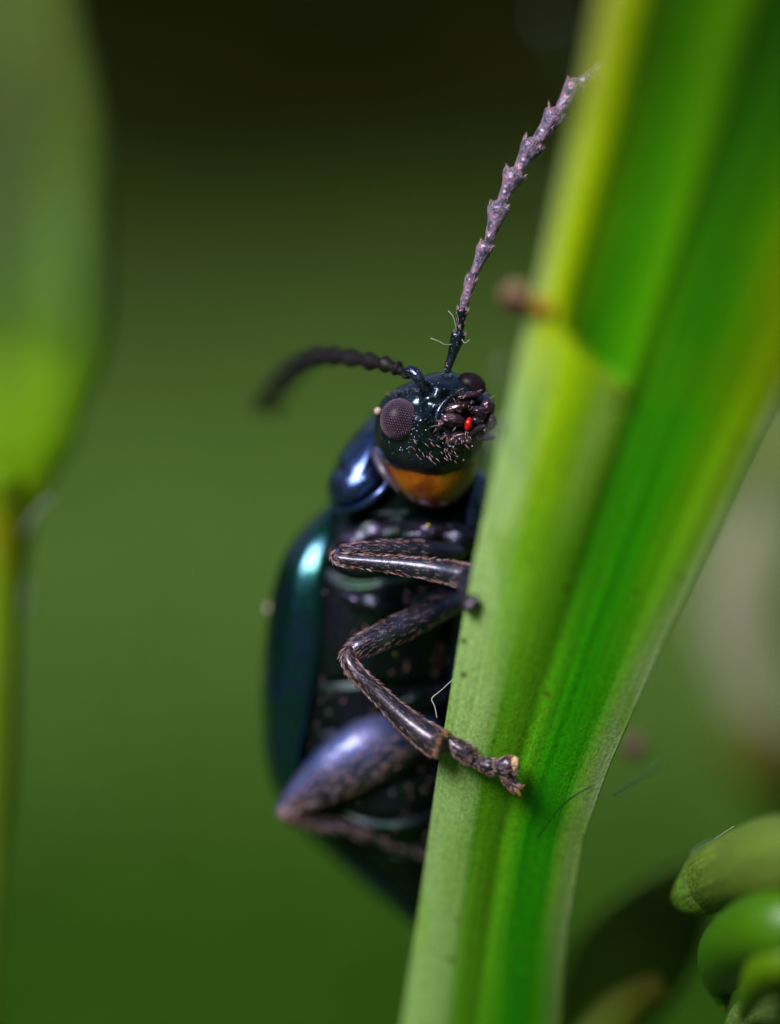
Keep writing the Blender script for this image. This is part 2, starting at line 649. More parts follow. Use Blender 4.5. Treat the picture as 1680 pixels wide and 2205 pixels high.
PALE = np.array([.26, .40, .15]); MID = np.array([.055, .24, .004]); YEL = np.array([.34, .42, .002])
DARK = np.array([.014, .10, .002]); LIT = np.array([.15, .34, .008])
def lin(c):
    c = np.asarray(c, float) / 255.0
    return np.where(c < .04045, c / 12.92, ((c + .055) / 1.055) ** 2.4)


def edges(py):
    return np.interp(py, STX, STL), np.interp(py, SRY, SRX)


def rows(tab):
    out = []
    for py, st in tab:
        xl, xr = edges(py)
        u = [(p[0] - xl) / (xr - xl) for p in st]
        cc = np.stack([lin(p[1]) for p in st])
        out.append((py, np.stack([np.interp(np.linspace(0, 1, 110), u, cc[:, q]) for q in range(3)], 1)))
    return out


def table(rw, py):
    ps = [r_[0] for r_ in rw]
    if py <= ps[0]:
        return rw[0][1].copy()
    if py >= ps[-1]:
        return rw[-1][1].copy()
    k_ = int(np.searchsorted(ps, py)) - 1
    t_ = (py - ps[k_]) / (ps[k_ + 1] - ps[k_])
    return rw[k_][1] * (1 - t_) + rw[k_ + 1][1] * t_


GAIN = 1.2  # tables below mix tissue colour with painted groove shade and rim sheen
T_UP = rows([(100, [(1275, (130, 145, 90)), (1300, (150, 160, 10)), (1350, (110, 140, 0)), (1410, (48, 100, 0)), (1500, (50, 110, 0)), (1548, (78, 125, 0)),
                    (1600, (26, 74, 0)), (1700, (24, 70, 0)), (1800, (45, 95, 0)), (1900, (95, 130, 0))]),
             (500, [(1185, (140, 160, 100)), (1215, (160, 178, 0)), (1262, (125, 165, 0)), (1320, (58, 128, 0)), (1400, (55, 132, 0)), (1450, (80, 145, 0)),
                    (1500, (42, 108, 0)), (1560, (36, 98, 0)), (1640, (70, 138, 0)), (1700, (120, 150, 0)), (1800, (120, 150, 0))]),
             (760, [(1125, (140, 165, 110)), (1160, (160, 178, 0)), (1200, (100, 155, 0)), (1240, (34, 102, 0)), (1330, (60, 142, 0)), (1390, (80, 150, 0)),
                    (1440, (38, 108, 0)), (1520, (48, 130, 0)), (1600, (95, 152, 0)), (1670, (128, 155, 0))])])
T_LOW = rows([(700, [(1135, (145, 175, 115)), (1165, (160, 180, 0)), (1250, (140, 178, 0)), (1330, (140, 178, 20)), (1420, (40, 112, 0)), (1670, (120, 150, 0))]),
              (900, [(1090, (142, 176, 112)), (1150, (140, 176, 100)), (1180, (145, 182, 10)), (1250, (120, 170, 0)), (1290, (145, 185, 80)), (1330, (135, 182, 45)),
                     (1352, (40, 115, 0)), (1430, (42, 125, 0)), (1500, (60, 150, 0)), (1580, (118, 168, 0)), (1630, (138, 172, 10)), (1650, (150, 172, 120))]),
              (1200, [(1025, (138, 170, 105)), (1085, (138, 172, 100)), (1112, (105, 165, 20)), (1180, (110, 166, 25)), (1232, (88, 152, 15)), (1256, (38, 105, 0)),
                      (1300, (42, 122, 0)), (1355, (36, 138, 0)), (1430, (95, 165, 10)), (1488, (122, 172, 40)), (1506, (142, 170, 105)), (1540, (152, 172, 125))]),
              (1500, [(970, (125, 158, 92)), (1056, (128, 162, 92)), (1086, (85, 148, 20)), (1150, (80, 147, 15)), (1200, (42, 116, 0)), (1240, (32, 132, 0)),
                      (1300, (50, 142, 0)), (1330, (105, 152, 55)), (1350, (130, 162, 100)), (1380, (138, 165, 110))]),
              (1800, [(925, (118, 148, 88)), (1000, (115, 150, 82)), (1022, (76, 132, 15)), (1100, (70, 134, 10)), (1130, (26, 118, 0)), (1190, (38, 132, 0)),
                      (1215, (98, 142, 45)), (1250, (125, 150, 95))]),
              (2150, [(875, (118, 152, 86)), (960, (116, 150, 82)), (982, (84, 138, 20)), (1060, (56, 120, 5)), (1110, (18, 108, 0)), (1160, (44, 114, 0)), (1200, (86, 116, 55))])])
stem = empty('ridged_stem', P(800, 3900, stem_d(3900)), label='thick ridged green plant stem with pale waxy edges that the beetle clings to',
             category='stem')
pys = np.concatenate([np.linspace(-900, 0, 30), np.linspace(10, 2205, 240), np.linspace(2240, 3900, 50)])
nf, nb = 110, 28
sv, suv, scol, sf = [], [], [], []
uf = np.linspace(0, 1, nf)
ub = np.linspace(1, 0, nb + 2)[1:-1]
for py in pys:
    xl = np.interp(py, STX, STL)
    xr = np.interp(py, SRY, SRX)
    wpx = xr - xl
    k = wpx / 100.0
    # front profile
    arch = np.where(uf < .6, (1 - np.abs(2 * uf - 1) ** 3) * .16, .1587 - .10 * (uf - .6) + .16 * np.clip(uf - .82, 0, 1))
    ub_ = .12 + .30 * np.clip((py - 680) / 165.0, 0, 1.3) ** 1.6      # diagonal lip of the channel
    open_ = 1 - sm(760, 860, py)
    chan = open_ * 0.0
    above = sm(-.03, .05, uf - np.clip(ub_, .11, .6)) * (1 - sm(800, 850, py)) * (1 - sm(.40, .44, uf))
    lobe = np.sin(np.pi * np.clip(uf / .47, 0, 1)) ** 1.4 * .075
    lobe2 = np.sin(np.pi * np.clip((uf - .47) / .53, 0, 1)) ** 1.4 * .06
    groove = -np.exp(-((uf - .48) / .05) ** 2) * .025
    ridge2 = np.exp(-((uf - .62) / .02) ** 2) * .010
    margin = np.exp(-((uf - .90) / .05) ** 2) * .012
    h = arch + lobe * (1 - above) + lobe2 + groove + ridge2 + margin
    h = h + above * (-.06 * np.sin(np.pi * np.clip((uf - .1) / .32, 0, 1)))
    h = h + np.sin(uf * 75 + .7 * np.sin(py * .004)) * .0009
    h = h * k * .55
    pts = np.array([P(xl + wpx * u, py, stem_d(py)) for u in uf])
    pts[:, 1] -= h * .85
    pts[:, 2] -= h * .64 * .0
    sv.append(pts)
    ph = np.sqrt(np.clip(1 - (2 * ub - 1) ** 2, 0, 1)) * .42 * k * sm(0, .5, 1 - ub)
    bp = np.array([P(xl + wpx * u, py, stem_d(py)) for u in ub])
    bp[:, 1] += ph
    sv.append(bp)
    uu = np.concatenate([uf, ub])
    suv.append(np.stack([uu, np.full(len(uu), py / 2205.0)], 1))
    # vertex colour: tissue bands plus painted shade of groove and channel
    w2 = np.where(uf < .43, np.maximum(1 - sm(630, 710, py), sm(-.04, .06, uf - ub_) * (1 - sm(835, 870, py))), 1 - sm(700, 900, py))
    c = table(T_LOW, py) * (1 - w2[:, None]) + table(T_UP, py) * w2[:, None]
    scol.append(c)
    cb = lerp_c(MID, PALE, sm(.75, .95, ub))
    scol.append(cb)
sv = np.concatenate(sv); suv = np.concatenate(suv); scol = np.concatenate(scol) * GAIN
ring = nf + nb
for i in range(len(pys) - 1):
    for j in range(ring):
        kk = (j + 1) % ring
        sf.append((i * ring + j, i * ring + kk, (i + 1) * ring + kk, (i + 1) * ring + j))
# blotches where the wax is rubbed off
bl = np.array([mnoise.noise(Vector((p[0] * 2.2, p[1] * .6, p[2] * .55))) for p in sv])
rub = np.clip((bl - .12) * 4, 0, 1)[:, None] * .55
isp = np.clip((scol[:, 2:3] - .05) / .1, 0, 1)
scol = scol * (1 - rub * isp) + LIT * rub * isp
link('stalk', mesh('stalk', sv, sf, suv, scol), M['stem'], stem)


def stem_surface(u, py):
    i = int(np.argmin(np.abs(pys - py)))
    j = int(round(u * (nf - 1)))
    return sv[i * ring + j]


def hair(name, spec, matr, parent, n=14, **props):
    return link(name, Tube(spec, n=n, seg=6, cap=True).me(name), matr, parent, **props)


# thin lip where the channel of the stem opens
lip = []
for py_ in np.linspace(672, 848, 14):
    p = stem_surface(.12 + .30 * max(0, min(1.1, (py_ - 680) / 165.0)) ** 1.6, py_)
    lip.append((840 + p[0] * 100 * DIST / (DIST + p[1]), 1102.5 - p[2] * 100 * DIST / (DIST + p[1]), p[1] - .02, 5.0))
tb = Tube(lip, n=40, seg=10)
link('sheath_edge', tb.me('sheath_edge', np.tile(YEL * .8, (len(tb.v), 1))), M['leaf'], stem)
# withered brown bud and hairs on the stem
ed = stem_d(635)
blob('withered_bud', (1112, 636, ed), (30, 27, 30), noise_mat('withered_brown', [(.4, (.10, .05, .035)), (.6, (.26, .15, .12))], 2.0), stem,
     lump=.25, label='small withered brown bud')
link('bud_stalk', Tube([(1120, 640, ed, 12), (1150, 655, ed, 14), (1180, 668, ed, 18)], n=10, seg=12).me('bud_stalk'),
     noise_mat('bud_stalk_red', [(.4, (.22, .07, .01)), (.6, (.25, .16, .01))], 3.0), stem)
for sp in ([(1265, 240, -12, 6), (1215, 140, -13.5, 6), (1178, 40, -15, 7)],
           [(1190, 490, -10, 4), (1160, 430, -11, 4), (1135, 380, -12, 4)],
           [(1090, 900, -6.5, 3), (1078, 830, -7.5, 4), (1082, 775, -8, 5)],
           [(1048, 1090, -5, 3), (1040, 1030, -6, 3), (1046, 960, -7, 3)],
           [(1320, 1712, .6, 2), (1370, 1680, 2.0, 2), (1430, 1640, 4, 2)],
           [(1062, 960, -6, 3), (1070, 915, -5, 3), (1085, 900, -5, 3)]):
    hair('hair', sp, M['hair'], stem)
hs = [stem_surface(.93, 1690), stem_surface(.80, 1730), stem_surface(.70, 1800)]
t = Tube([(0, 0, 0, 1.2)] * 3, n=3)
hp = [(840 + p[0] * 100 * DIST / (DIST + p[1]), 1102.5 - p[2] * 100 * DIST / (DIST + p[1]), p[1] - .01, .7) for p in hs]
hair('hair', hp, M['hair_dark'], stem)

# ------------------------------------------------------------------ beetle
beetle = empty('leaf_beetle', P(800, 1500, 3.5), label='shiny dark blue green beetle with amber throat clinging to the ridged stem', category='beetle')

EY = np.array([1075, 1110, 1150, 1200, 1250, 1300, 1400, 1500, 1600, 1650, 1700, 1750, 1800, 1850, 1900, 1950, 2000, 2050], float)
EL = np.array([735, 690, 648, 614, 598, 586, 573, 567, 570, 578, 593, 622, 670, 724, 785, 845, 903, 968], float)
EM = np.array([880, 865, 850, 835, 822, 812, 802, 800, 806, 812, 822, 836, 856, 880, 905, 930, 955, 982], float)


def body_row(py):
    xl = np.interp(py, EY, EL); xm = np.interp(py, EY, EM)
    dc = 3.7 + (py - 1100) / 950 * 1.6
    return xl, xm, dc


def elytron(side):
    ny, na = 90, 60
    v, uv, f = [], [], []
    for i, py in enumerate(np.linspace(1075, 2050, ny)):
        xl, xm, dc = body_row(py)
        a = xm - xl
        if side > 0:
            a *= .98
        k = a / 235.0
        bdep = 2.5 * np.interp(py, [1075, 1100, 1130, 1170, 1220, 1300, 1500, 1700, 1800, 1900, 2050], [.25, .45, .63, .79, .91, 1, 1.02, .98, .85, .62, .15])
        if side < 0:
            f0 = np.interp(py, [1075, 1150, 1300, 1450, 1600, 1750, 1900, 2050], [-40, -52, -64, -62, -52, -44, -35, -30])
        else:
            f0 = -34
        for j, ph in enumerate(np.radians(np.linspace(f0 - 6, 90, na))):
            cph, sph = math.cos(ph), math.sin(ph)
            x = xm + side * a * abs(cph) ** .86
            d = dc + bdep * math.copysign(abs(sph) ** .86, sph)
            lip = math.exp(-((j - 2) / 2.0) ** 2) * .04                       # rolled side edge
            sd = .012 * math.sin(j * 1.9) * math.sin(math.pi * i / ny)        # faint striae
            pt = P(x, py, d)
            ctr = P(xm, py, dc)
            pt = pt + (pt - ctr) / np.linalg.norm(pt - ctr + 1e-6) * (lip + sd)
            if j == 0:
                pt = pt + (ctr - pt) * .12 + np.array([0, .15, 0])
            v.append(pt)
            uv.append((j / na, i / ny))
    for i in range(ny - 1):
        for j in range(na - 1):
            q = (i * na + j, i * na + j + 1, (i + 1) * na + j + 1, (i + 1) * na + j)
            f.append(q if side > 0 else q[::-1])
    o = link('elytron', mesh('elytron', v, f, uv), M['elytra'], beetle)
    sdm = o.modifiers.new('thickness', 'SOLIDIFY')
    sdm.thickness = .06
    sdm.offset = -1
    return o


def side_elytron():
    """wing case seen from its side: a rounded flank that rolls under at the body"""
    ny, na = 110, 64
    v, uv, f = [], [], []
    for i, py in enumerate(np.linspace(1075, 2050, ny)):
        xl, xm, dc = body_row(py)
        w = np.interp(py, [1075, 1110, 1150, 1200, 1300, 1400, 1480, 1560, 1640, 1750, 1900, 2050], [22, 42, 78, 106, 130, 138, 126, 102, 80, 66, 52, 8])
        df = np.interp(py, [1075, 1105, 1135, 1160, 1220, 1250, 1310, 1400, 1500, 1700, 1900, 2050], [3.5, 2.80, 2.40, 2.24, 2.06, 2.03, 2.04, 2.14, 2.32, 2.9, 4.0, 5.2])
        kk = min(1, (xm - xl) / 200.0)
        back = dc + 2.5 * np.interp(py, [1075, 1130, 1220, 1300, 1700, 1800, 1900, 2050], [.3, .65, .92, 1, .98, .85, .6, .12])
        mid_ = (back + df) * .5
        ctl = [(xl + w, df + 1.3 * kk), (xl + w * .97, df + .55 * kk), (xl + w * .84, df + .05 * kk), (xl + w * .58, df + .06 * kk), (xl + w * .30, df + .17 * kk), (xl + w * .08, df + .68 * kk),
               (xl, df + 1.5 * kk), (xl + .10 * (xm - xl), mid_ + .9 * kk), (xl + .45 * (xm - xl), back - .45 * kk), (xm, back)]
        row = catmull(ctl, na)
        for j in range(na):
            v.append(P(row[j, 0], py, row[j, 1]))
            uv.append((j / na, i / ny))
    for i in range(ny - 1):
        for j in range(na - 1):
            f.append((i * na + j, (i + 1) * na + j, (i + 1) * na + j + 1, i * na + j + 1))
    o = link('elytron', mesh('elytron', v, f, uv), M['elytra'], beetle, label='rounded blue green wing case')
    sdm = o.modifiers.new('thickness', 'SOLIDIFY')
    sdm.thickness = .06
    sdm.offset = -1
    smm = o.modifiers.new('smooth', 'SMOOTH')
    smm.iterations = 24
    return o


side_elytron()
elytron(1)

# underside: thorax and abdomen, one continuous body
ny, na = 150, 72
v, uv, f = [], [], []
SEGS = [1245, 1480, 1590, 1680, 1760, 1830, 1890]
for i, py in enumerate(np.linspace(1040, 2030, ny)):
    xl, xm, dc = body_row(py)
    a = (xm - xl) * .86
    if py < 1110:
        a = np.interp(py, [1040, 1110], [120, 160])
        xm = np.interp(py, [1040, 1110], [915, 870])
    bd = 2.35 * min(1.0, a / 170.0)
    for j in range(na):
        th = 2 * math.pi * j / na
        cx, cy = math.sin(th), -math.cos(th)
        pe_ = py + 55 * cx * cx + 10 * math.sin(5 * cx + py * .01)
        gro = sum(math.exp(-((pe_ - q_) / 7.0) ** 2) for q_ in SEGS) * .08
        wx = abs(cx) ** .9 * (1 if cx > 0 else -1)
        keel = .10 * math.exp(-(cx / .10) ** 2) * (cy < 0) * (1 if py < 1480 else 0)
        cav = 0
        if False:
            for (qx, qy) in ((-.45, 1290), (.45, 1290), (-.42, 1400), (.42, 1400)):
                cav += .28 * math.exp(-((cx - qx) / .22) ** 2 - ((py - qy) / 35) ** 2)
        rr = 1 - gro * (cy < .3) - cav
        v.append(P(xm + a * wx * (1 - .4 * gro), py, dc + bd * cy * rr - keel))
        uv.append((j / na, i / ny))
for i in range(ny - 1):
    for j in range(na):
        k = (j + 1) % na
        f.append((i * na + j, i * na + k, (i + 1) * na + k, (i + 1) * na + j))
f.append(tuple(range(na)))
f.append(tuple(range((ny - 1) * na, ny * na))[::-1])
body_v = np.array(v)
body = link('underside', mesh('underside', v, f, uv), M['belly'], beetle, label='dark ridged underside with fine pinkish bristles')
s = Soup()
for _ in range(200):
    i = int(rng.uniform(14, 120)); j = int(rng.uniform(-17, 17)) % na
    p = body_v[i * na + j]
    c = body_v[i * na:(i + 1) * na].mean(0)
    nn = nrm(p - c)
    s.cone(p, nn * .45 + np.array([rng.normal(0, .3), -.1, -.8]), rng.uniform(.08, .2), .012)
link('bristles', s.me('belly_bristles'), M['bristle'], body, kind='stuff')
# hip joints
for c, rad, ro in (((915, 1150, 1.75), (78, 36, 70), 8), ((800, 1150, 2.1), (82, 46, 70), 26), ((985, 1160, 1.7), (52, 40, 60), -8),
                   ((945, 1296, 1.75), (70, 36, 60), 14), ((800, 1300, 2.1), (74, 34, 60), -14), ((885, 1512, 2.7), (90, 34, 60), 15),
                   ((694, 1552, 2.9), (24, 52, 40), 5)):
    blob('coxa', c, rad, M['hip'], beetle, rot=ro, lump=.16, seed=int(c[0]))

# pronotum: domed collar behind the head, seen from its side
PRO = [(842, 880), (800, 918), (762, 950), (727, 1008), (706, 1068), (713, 1094), (752, 1100), (800, 1077), (832, 1044), (828, 1012), (815, 970)]
def polar(outline, c, n):
    o = np.array(outline, float) - np.array(c)
    ang = np.arctan2(-o[:, 1], o[:, 0]); rad = np.hypot(o[:, 0], o[:, 1])
    idx = np.argsort(ang); ang, rad = ang[idx], rad[idx]
    th = np.linspace(-np.pi, np.pi, n, endpoint=False)
    A = np.concatenate([ang - 2 * np.pi, ang, ang + 2 * np.pi]); Rr = np.concatenate([rad] * 3)
    r = np.interp(th, A, Rr)
    ker = np.array([1, 2, 3, 2, 1]) / 9.0
    r = np.convolve(np.concatenate([r[-2:], r, r[:2]]), ker, 'valid')
    return th, r


def domed(outline, c, d0, depth, n=72, m=26, back=1.0, bumps=None, name='dome', front_pow=2.0, tilt=(0, 0)):
    """closed solid whose silhouette is the outline: half dome to the front, half to the back"""
    th, r = polar(outline, c, n)
    v, uv, f = [], [], []
    for i in range(2 * m + 1):
        ph = math.pi * (i / (2 * m))            # 0 front pole .. pi back pole
        sr = math.sin(ph) ** (2.0 / front_pow)
        cz = math.cos(ph)
        cz = math.copysign(abs(cz) ** (2.0 / front_pow), cz)
        for j in range(n):
            px = c[0] + math.cos(th[j]) * r[j] * sr
            py = c[1] - math.sin(th[j]) * r[j] * sr
            dep = d0 - cz * (depth if cz > 0 else depth * back)
            if cz > 0:
                dep += (tilt[0] * (px - c[0]) + tilt[1] * (c[1] - py)) / 100.0
            if bumps and cz > -.1:
                for (bx, by, br, bh) in bumps:
                    dep -= bh * math.exp(-((px - bx) ** 2 + (py - by) ** 2) / (br * br))
            v.append(P(px, py, dep))
            uv.append((j / n, i / (2 * m)))
    for i in range(2 * m):
        for j in range(n):
            k = (j + 1) % n
            f.append((i * n + j, i * n + k, (i + 1) * n + k, (i + 1) * n + j))
    return v, f, uv


v, f, uv = domed([(860, 850), (800, 905), (760, 946), (727, 1005), (706, 1066), (716, 1096), (800, 1085), (900, 1095), (1000, 1070), (1045, 1010),
                  (1050, 930), (960, 850)], (880, 985), 3.2, 1.5, back=1.2)
pron = link('pronotum', mesh('pronotum', v, f, uv), M['pronotum'], beetle, label='domed blue pronotum behind the head')
v, f, uv = domed(PRO, (770, 1028), 2.3, 1.2, front_pow=2.5, tilt=(-.22, .24))
link('side_lobe', mesh('side_lobe', v, f, uv), M['pronotum'], pron)
link('rim', Tube([(712, 1096, 2.0, 7), (745, 1100, 1.5, 8.5), (785, 1086, 1.1, 9), (815, 1064, .95, 9), (833, 1040, 1.0, 8), (832, 1012, 1.15, 7),
                  (818, 975, 1.4, 6)], n=50, seg=14).me('rim'), M['pronotum'], pron)
link('front_edge', Tube([(808, 960, 1.5, 7), (815, 992, 1.05, 10), (832, 1024, .85, 9), (858, 1056, .95, 5)], n=30, seg=14).me('front_edge'),
     noise_mat('violet_edge', [(.4, (.04, .035, .07)), (.6, (.09, .06, .10))], 3, rough=.35, spec=.6), pron)
# right flank seen beside the stem
blob('flank', (1022, 1085, 1.9), (34, 75, 70), M['pronotum'], beetle, rot=-6, lump=.12, label='violet blue flank beside the stem')

# amber throat membrane
v, f, uv = domed([(820, 960), (832, 1005), (858, 1050), (890, 1082), (930, 1096), (965, 1090), (1000, 1066), (1026, 1020), (1032, 975), (930, 930)],
                 (930, 1000), 1.15, 1.0, bumps=[(880, 1050, 26, .10), (990, 1020, 25, .08)])
link('throat_membrane', mesh('throat_membrane', v, f, uv), M['amber'], beetle, label='translucent amber throat membrane under the head')

# head
HEAD = [(821, 866), (808, 905), (806, 950), (825, 991), (855, 1012), (888, 1025), (933, 1037), (978, 1025), (1023, 991), (1046, 950), (1066, 905),
        (1066, 875), (1052, 843), (1010, 815), (973, 803), (920, 808), (879, 826), (846, 842)]
hb = [(905, 905, 22, .16), (940, 822, 30, .20), (918, 838, 12, -.22), (962, 812, 13, -.12), (895, 850, 16, .08), (925, 870, 14, -.10),
      (941, 890, 9, -.22), (944, 930, 9, -.20), (960, 955, 9, -.15), (965, 856, 10, -.15), (1000, 900, 46, -.35), (860, 902, 52, -.06), (1000, 840, 20, .12)]
v, f, uv = domed(HEAD, (935, 920), .75, 1.25, n=128, m=60, bumps=hb, back=.9)
v = np.array(v)
v = v + np.array([[0, mnoise.noise(Vector(p * 5)) * .025 + mnoise.noise(Vector(p * 12)) * .012, 0] for p in v])
head = link('head', mesh('head', v, f, uv), M['head'], beetle, label='rounded dark head turned to the side')
head_v = v


def head_front(px, py):
    q = P(px, py, 0)
    dd = (head_v[:, 0] - q[0]) ** 2 + (head_v[:, 2] - q[2]) ** 2 + np.where(head_v[:, 1] > .75, 100, 0)
    return float(head_v[int(np.argmin(dd)), 1])


# compound eyes with domed facets
def eye(c, rad, rot, nfac, label, facet_mat):
    v, f, uv = sphere(48, 30)
    a = R(rot)
    Rm = np.array([[math.cos(a), 0, -math.sin(a)], [0, 1, 0], [math.sin(a), 0, math.cos(a)]])
    S = np.array([rad[0], rad[2], rad[1]]) / 100.0
    base = (v * S) @ Rm.T + P(*c)
    e = link('eye', mesh('eye', base, f, uv), M['eye'], head, label=label)
    fv, ff, _ = sphere(8, 6)
    fv = np.array(fv)
    VV, FF = [], []
    # hexagonal packing on the front cap
    step = 2.05 / math.sqrt(nfac)
    rows = int(1.2 / step) + 1
    for q in range(-rows * 2, rows * 2 + 1):
        for w in range(-rows * 2, rows * 2 + 1):
            x = (q + .5 * (w % 2)) * step
            z = w * step * .866
            rr = math.hypot(x, z)
            if rr > 1.45:
                continue
            sx, sz = x / (rr + 1e-9) * math.sin(rr), z / (rr + 1e-9) * math.sin(rr)
            nn = np.array([sx, -math.cos(rr), sz])
            p = (nn * S) @ Rm.T + P(*c)
            sc = step * .33 * S.mean()
            o = len(VV)
            VV += list(fv * sc * np.array([1, 1, 1]) + p - (nn @ Rm.T) * sc * .25)
            FF += [tuple(o + z_ for z_ in t_) for t_ in ff]
    me2 = mesh('eye', np.vstack([base, VV]), list(f) + [tuple(len(base) + z_ for z_ in t_) for t_ in FF])
    me2.materials.append(M['eye'])
    me2.materials.append(facet_mat)
    mi = np.zeros(len(me2.polygons), dtype=np.int32)
    mi[len(f):] = 1
    me2.polygons.foreach_set('material_index', mi)
    e.data = me2
    return e


eye((859, 903, -.22), (40, 45, 36), -8, 190, 'round compound eye with tiny shiny facets', M['facet'])
eye((1015, 829, .36), (33, 25, 28), -25, 420, 'smaller dark compound eye on the far side', M['eye'])
link('eye_ring', Tube([(899, 880, -.05, 4), (901, 905, -.1, 4), (892, 935, -.08, 4), (865, 950, 0, 4)], n=24, seg=10).me('eye_ring'), M['head'], head)

# antenna sockets
for c, rr in (((913, 842), 11), ((963, 806), 10)):
    d = head_front(*c) - .02
    th = np.linspace(0, 2 * math.pi, 25)
    link('antenna_socket', Tube([(c[0] + math.cos(a) * rr, c[1] + math.sin(a) * rr * .8, d - .03, 3.2) for a in th], n=40, seg=8).me('antenna_socket'),
         M['head'], head)

# mouthparts
link('mouth_rim', Tube([(985, 850, -.35, 4), (962, 862, -.42, 5), (944, 886, -.48, 5), (940, 918, -.48, 5), (950, 946, -.42, 5), (968, 968, -.32, 4)],
                       n=40, seg=12).me('mouth_rim'), M['head'], head)
for nm, c, rad, ro, lu in (('labrum', (988, 876, -.30), (36, 12, 20), 14, .06), ('clypeus', (1000, 855, -.15), (38, 11, 22), 12, .06),
                           ('palp_base', (1031, 899, -.25), (16, 12, 14), -30, .12), ('cheek_plate', (1050, 876, -.05), (16, 20, 22), 10, .1),
                           ('cheek_plate', (1057, 908, -.02), (13, 18, 20), 0, .1), ('chin_plate', (1000, 936, -.20), (36, 13, 18), 8, .1),
                           ('chin_plate', (985, 962, -.10), (32, 13, 20), 20, .1), ('labial_lobe', (947, 916, -.42), (9, 12, 10), 0, .1)):
    blob(nm, c, rad, M['mouth'], head, rot=ro, lump=lu, lf=2.4, seed=int(c[0] + c[1]))
for c, rad, ro in (((974, 904, -.40), (28, 15, 20), -4), ((1032, 890, -.30), (20, 14, 18), -28)):
    blob('mandible', c, rad, M['mouth'], head, rot=ro, lump=.22, lf=2.2, seed=int(c[0]))
for x, y, d_, a_, b2, ro in ((962, 940, -.36, 9, 7, -30), (976, 948, -.45, 10, 7.5, -10), (993, 946, -.50, 10, 7.5, 12), (1009, 951, -.52, 9, 7, -25), (1019, 963, -.52, 7, 5, -60)):
    blob('palp_joint', (x, y, d_), (a_, b2, b2), M['mouth'], head, rot=ro, lump=.1, nu=20, nv=12)
blob('mouth_spot', (1009, 913, -.52), (8, 15, 9), M['red'], head, rot=-12, lump=.1, label='bright red spot between the mouthparts')
blob('mouth_gland', (1027, 906, -.36), (12, 8, 8), M['tibia'], head, rot=-20, lump=.1)
for i, (x, y, r_) in enumerate([(985, 985, 5), (999, 992, 4), (1045, 928, 7)]):
    blob('palp_bead', (x, y, -.52 + .012 * i), (r_, r_ * 1.1, r_), M['mouth'], head, nu=16, nv=10)
for sp in ([(1016, 934, -.5, 5), (1026, 928, -.7, 7), (1036, 922, -.85, 7), (1044, 917, -.95, 3)],
           [(1030, 948, -.5, 5), (1044, 943, -.7, 6.5), (1058, 940, -.85, 6), (1068, 940, -.95, 2.5)]):
    link('palp', Tube(sp, n=24, seg=12, wob=.05).me('palp'), M['tibia'], head)
s = Soup()
rs = np.random.default_rng(5)
for _ in range(60):                                   # bristles round the mouth
    a = rs.uniform(0, 6.28); rr = rs.uniform(20, 62)
    x, y = 1000 + math.cos(a) * rr, 908 + math.sin(a) * rr
    s.cone(P(x, y, head_front(x, y) - .1 - .3 * (rr < 50)), np.array([math.cos(a) * .8, -.5, -math.sin(a) * .8 - .2]) + rs.normal(0, .3, 3),
           rs.uniform(.10, .26), .010)
for _ in range(60):                                   # short bristles on cheek and brow
    if rs.random() < .6:
        x, y = rs.uniform(880, 985), rs.uniform(945, 1000)
    else:
        x, y = rs.uniform(845, 900), rs.uniform(835, 855)
    s.cone(P(x, y, head_front(x, y)), np.array([.45, -.4, -.55]) + rs.normal(0, .12, 3), rs.uniform(.08, .17), .009)
for x, y in ((1040, 850), (1025, 845), (1052, 858), (1000, 850), (985, 842)):
    s.cone(P(x, y, head_front(x, y) - .1), np.array([.7, -.4, .3]), .22, .012)
s.cone(P(842, 850, .7), np.array([-.8, -.2, .3]), .16, .02)
s.cone(P(912, 812, .7), np.array([-.6, -.2, .7]), .14, .02)
link('bristles', s.me('head_bristles'), M['bristle'], head, kind='stuff')


# antennae: eleven segments each
def segment(p0, p1, w0, w1, matr, parent, name='segment', spines=2, fuzz=40, seed=0):
    x0, y0, d0 = p0; x1, y1, d1 = p1
    L = lambda t: (x0 + (x1 - x0) * t, y0 + (y1 - y0) * t, d0 + (d1 - d0) * t)
    tb = Tube([(*L(0), w0 * .75), (*L(.12), w0 * 1.05), (*L(.5), (w0 + w1) * .48), (*L(.90), w1 * 1.12), (*L(.985), w1 * .85)], n=26, seg=20, wob=.035, seed=seed)
    o = link(name, tb.me(name), matr, parent)
    so = bristles(tb, fuzz, .10, .007, lean=.86, seed=seed + 3)
    rs_ = np.random.default_rng(seed)
    if spines:
        for th in (math.pi / 2, -math.pi / 2, math.pi / 2 + .4, -math.pi / 2 - .3):
            p, nn, tt = tb.sample(.93, th)
            so.cone(p - nn * .04, nn * .55 + tt * .85 + rs_.normal(0, .12, 3), w1 / 100 * rs_.uniform(.6, 1.0), .022)
    return o, so


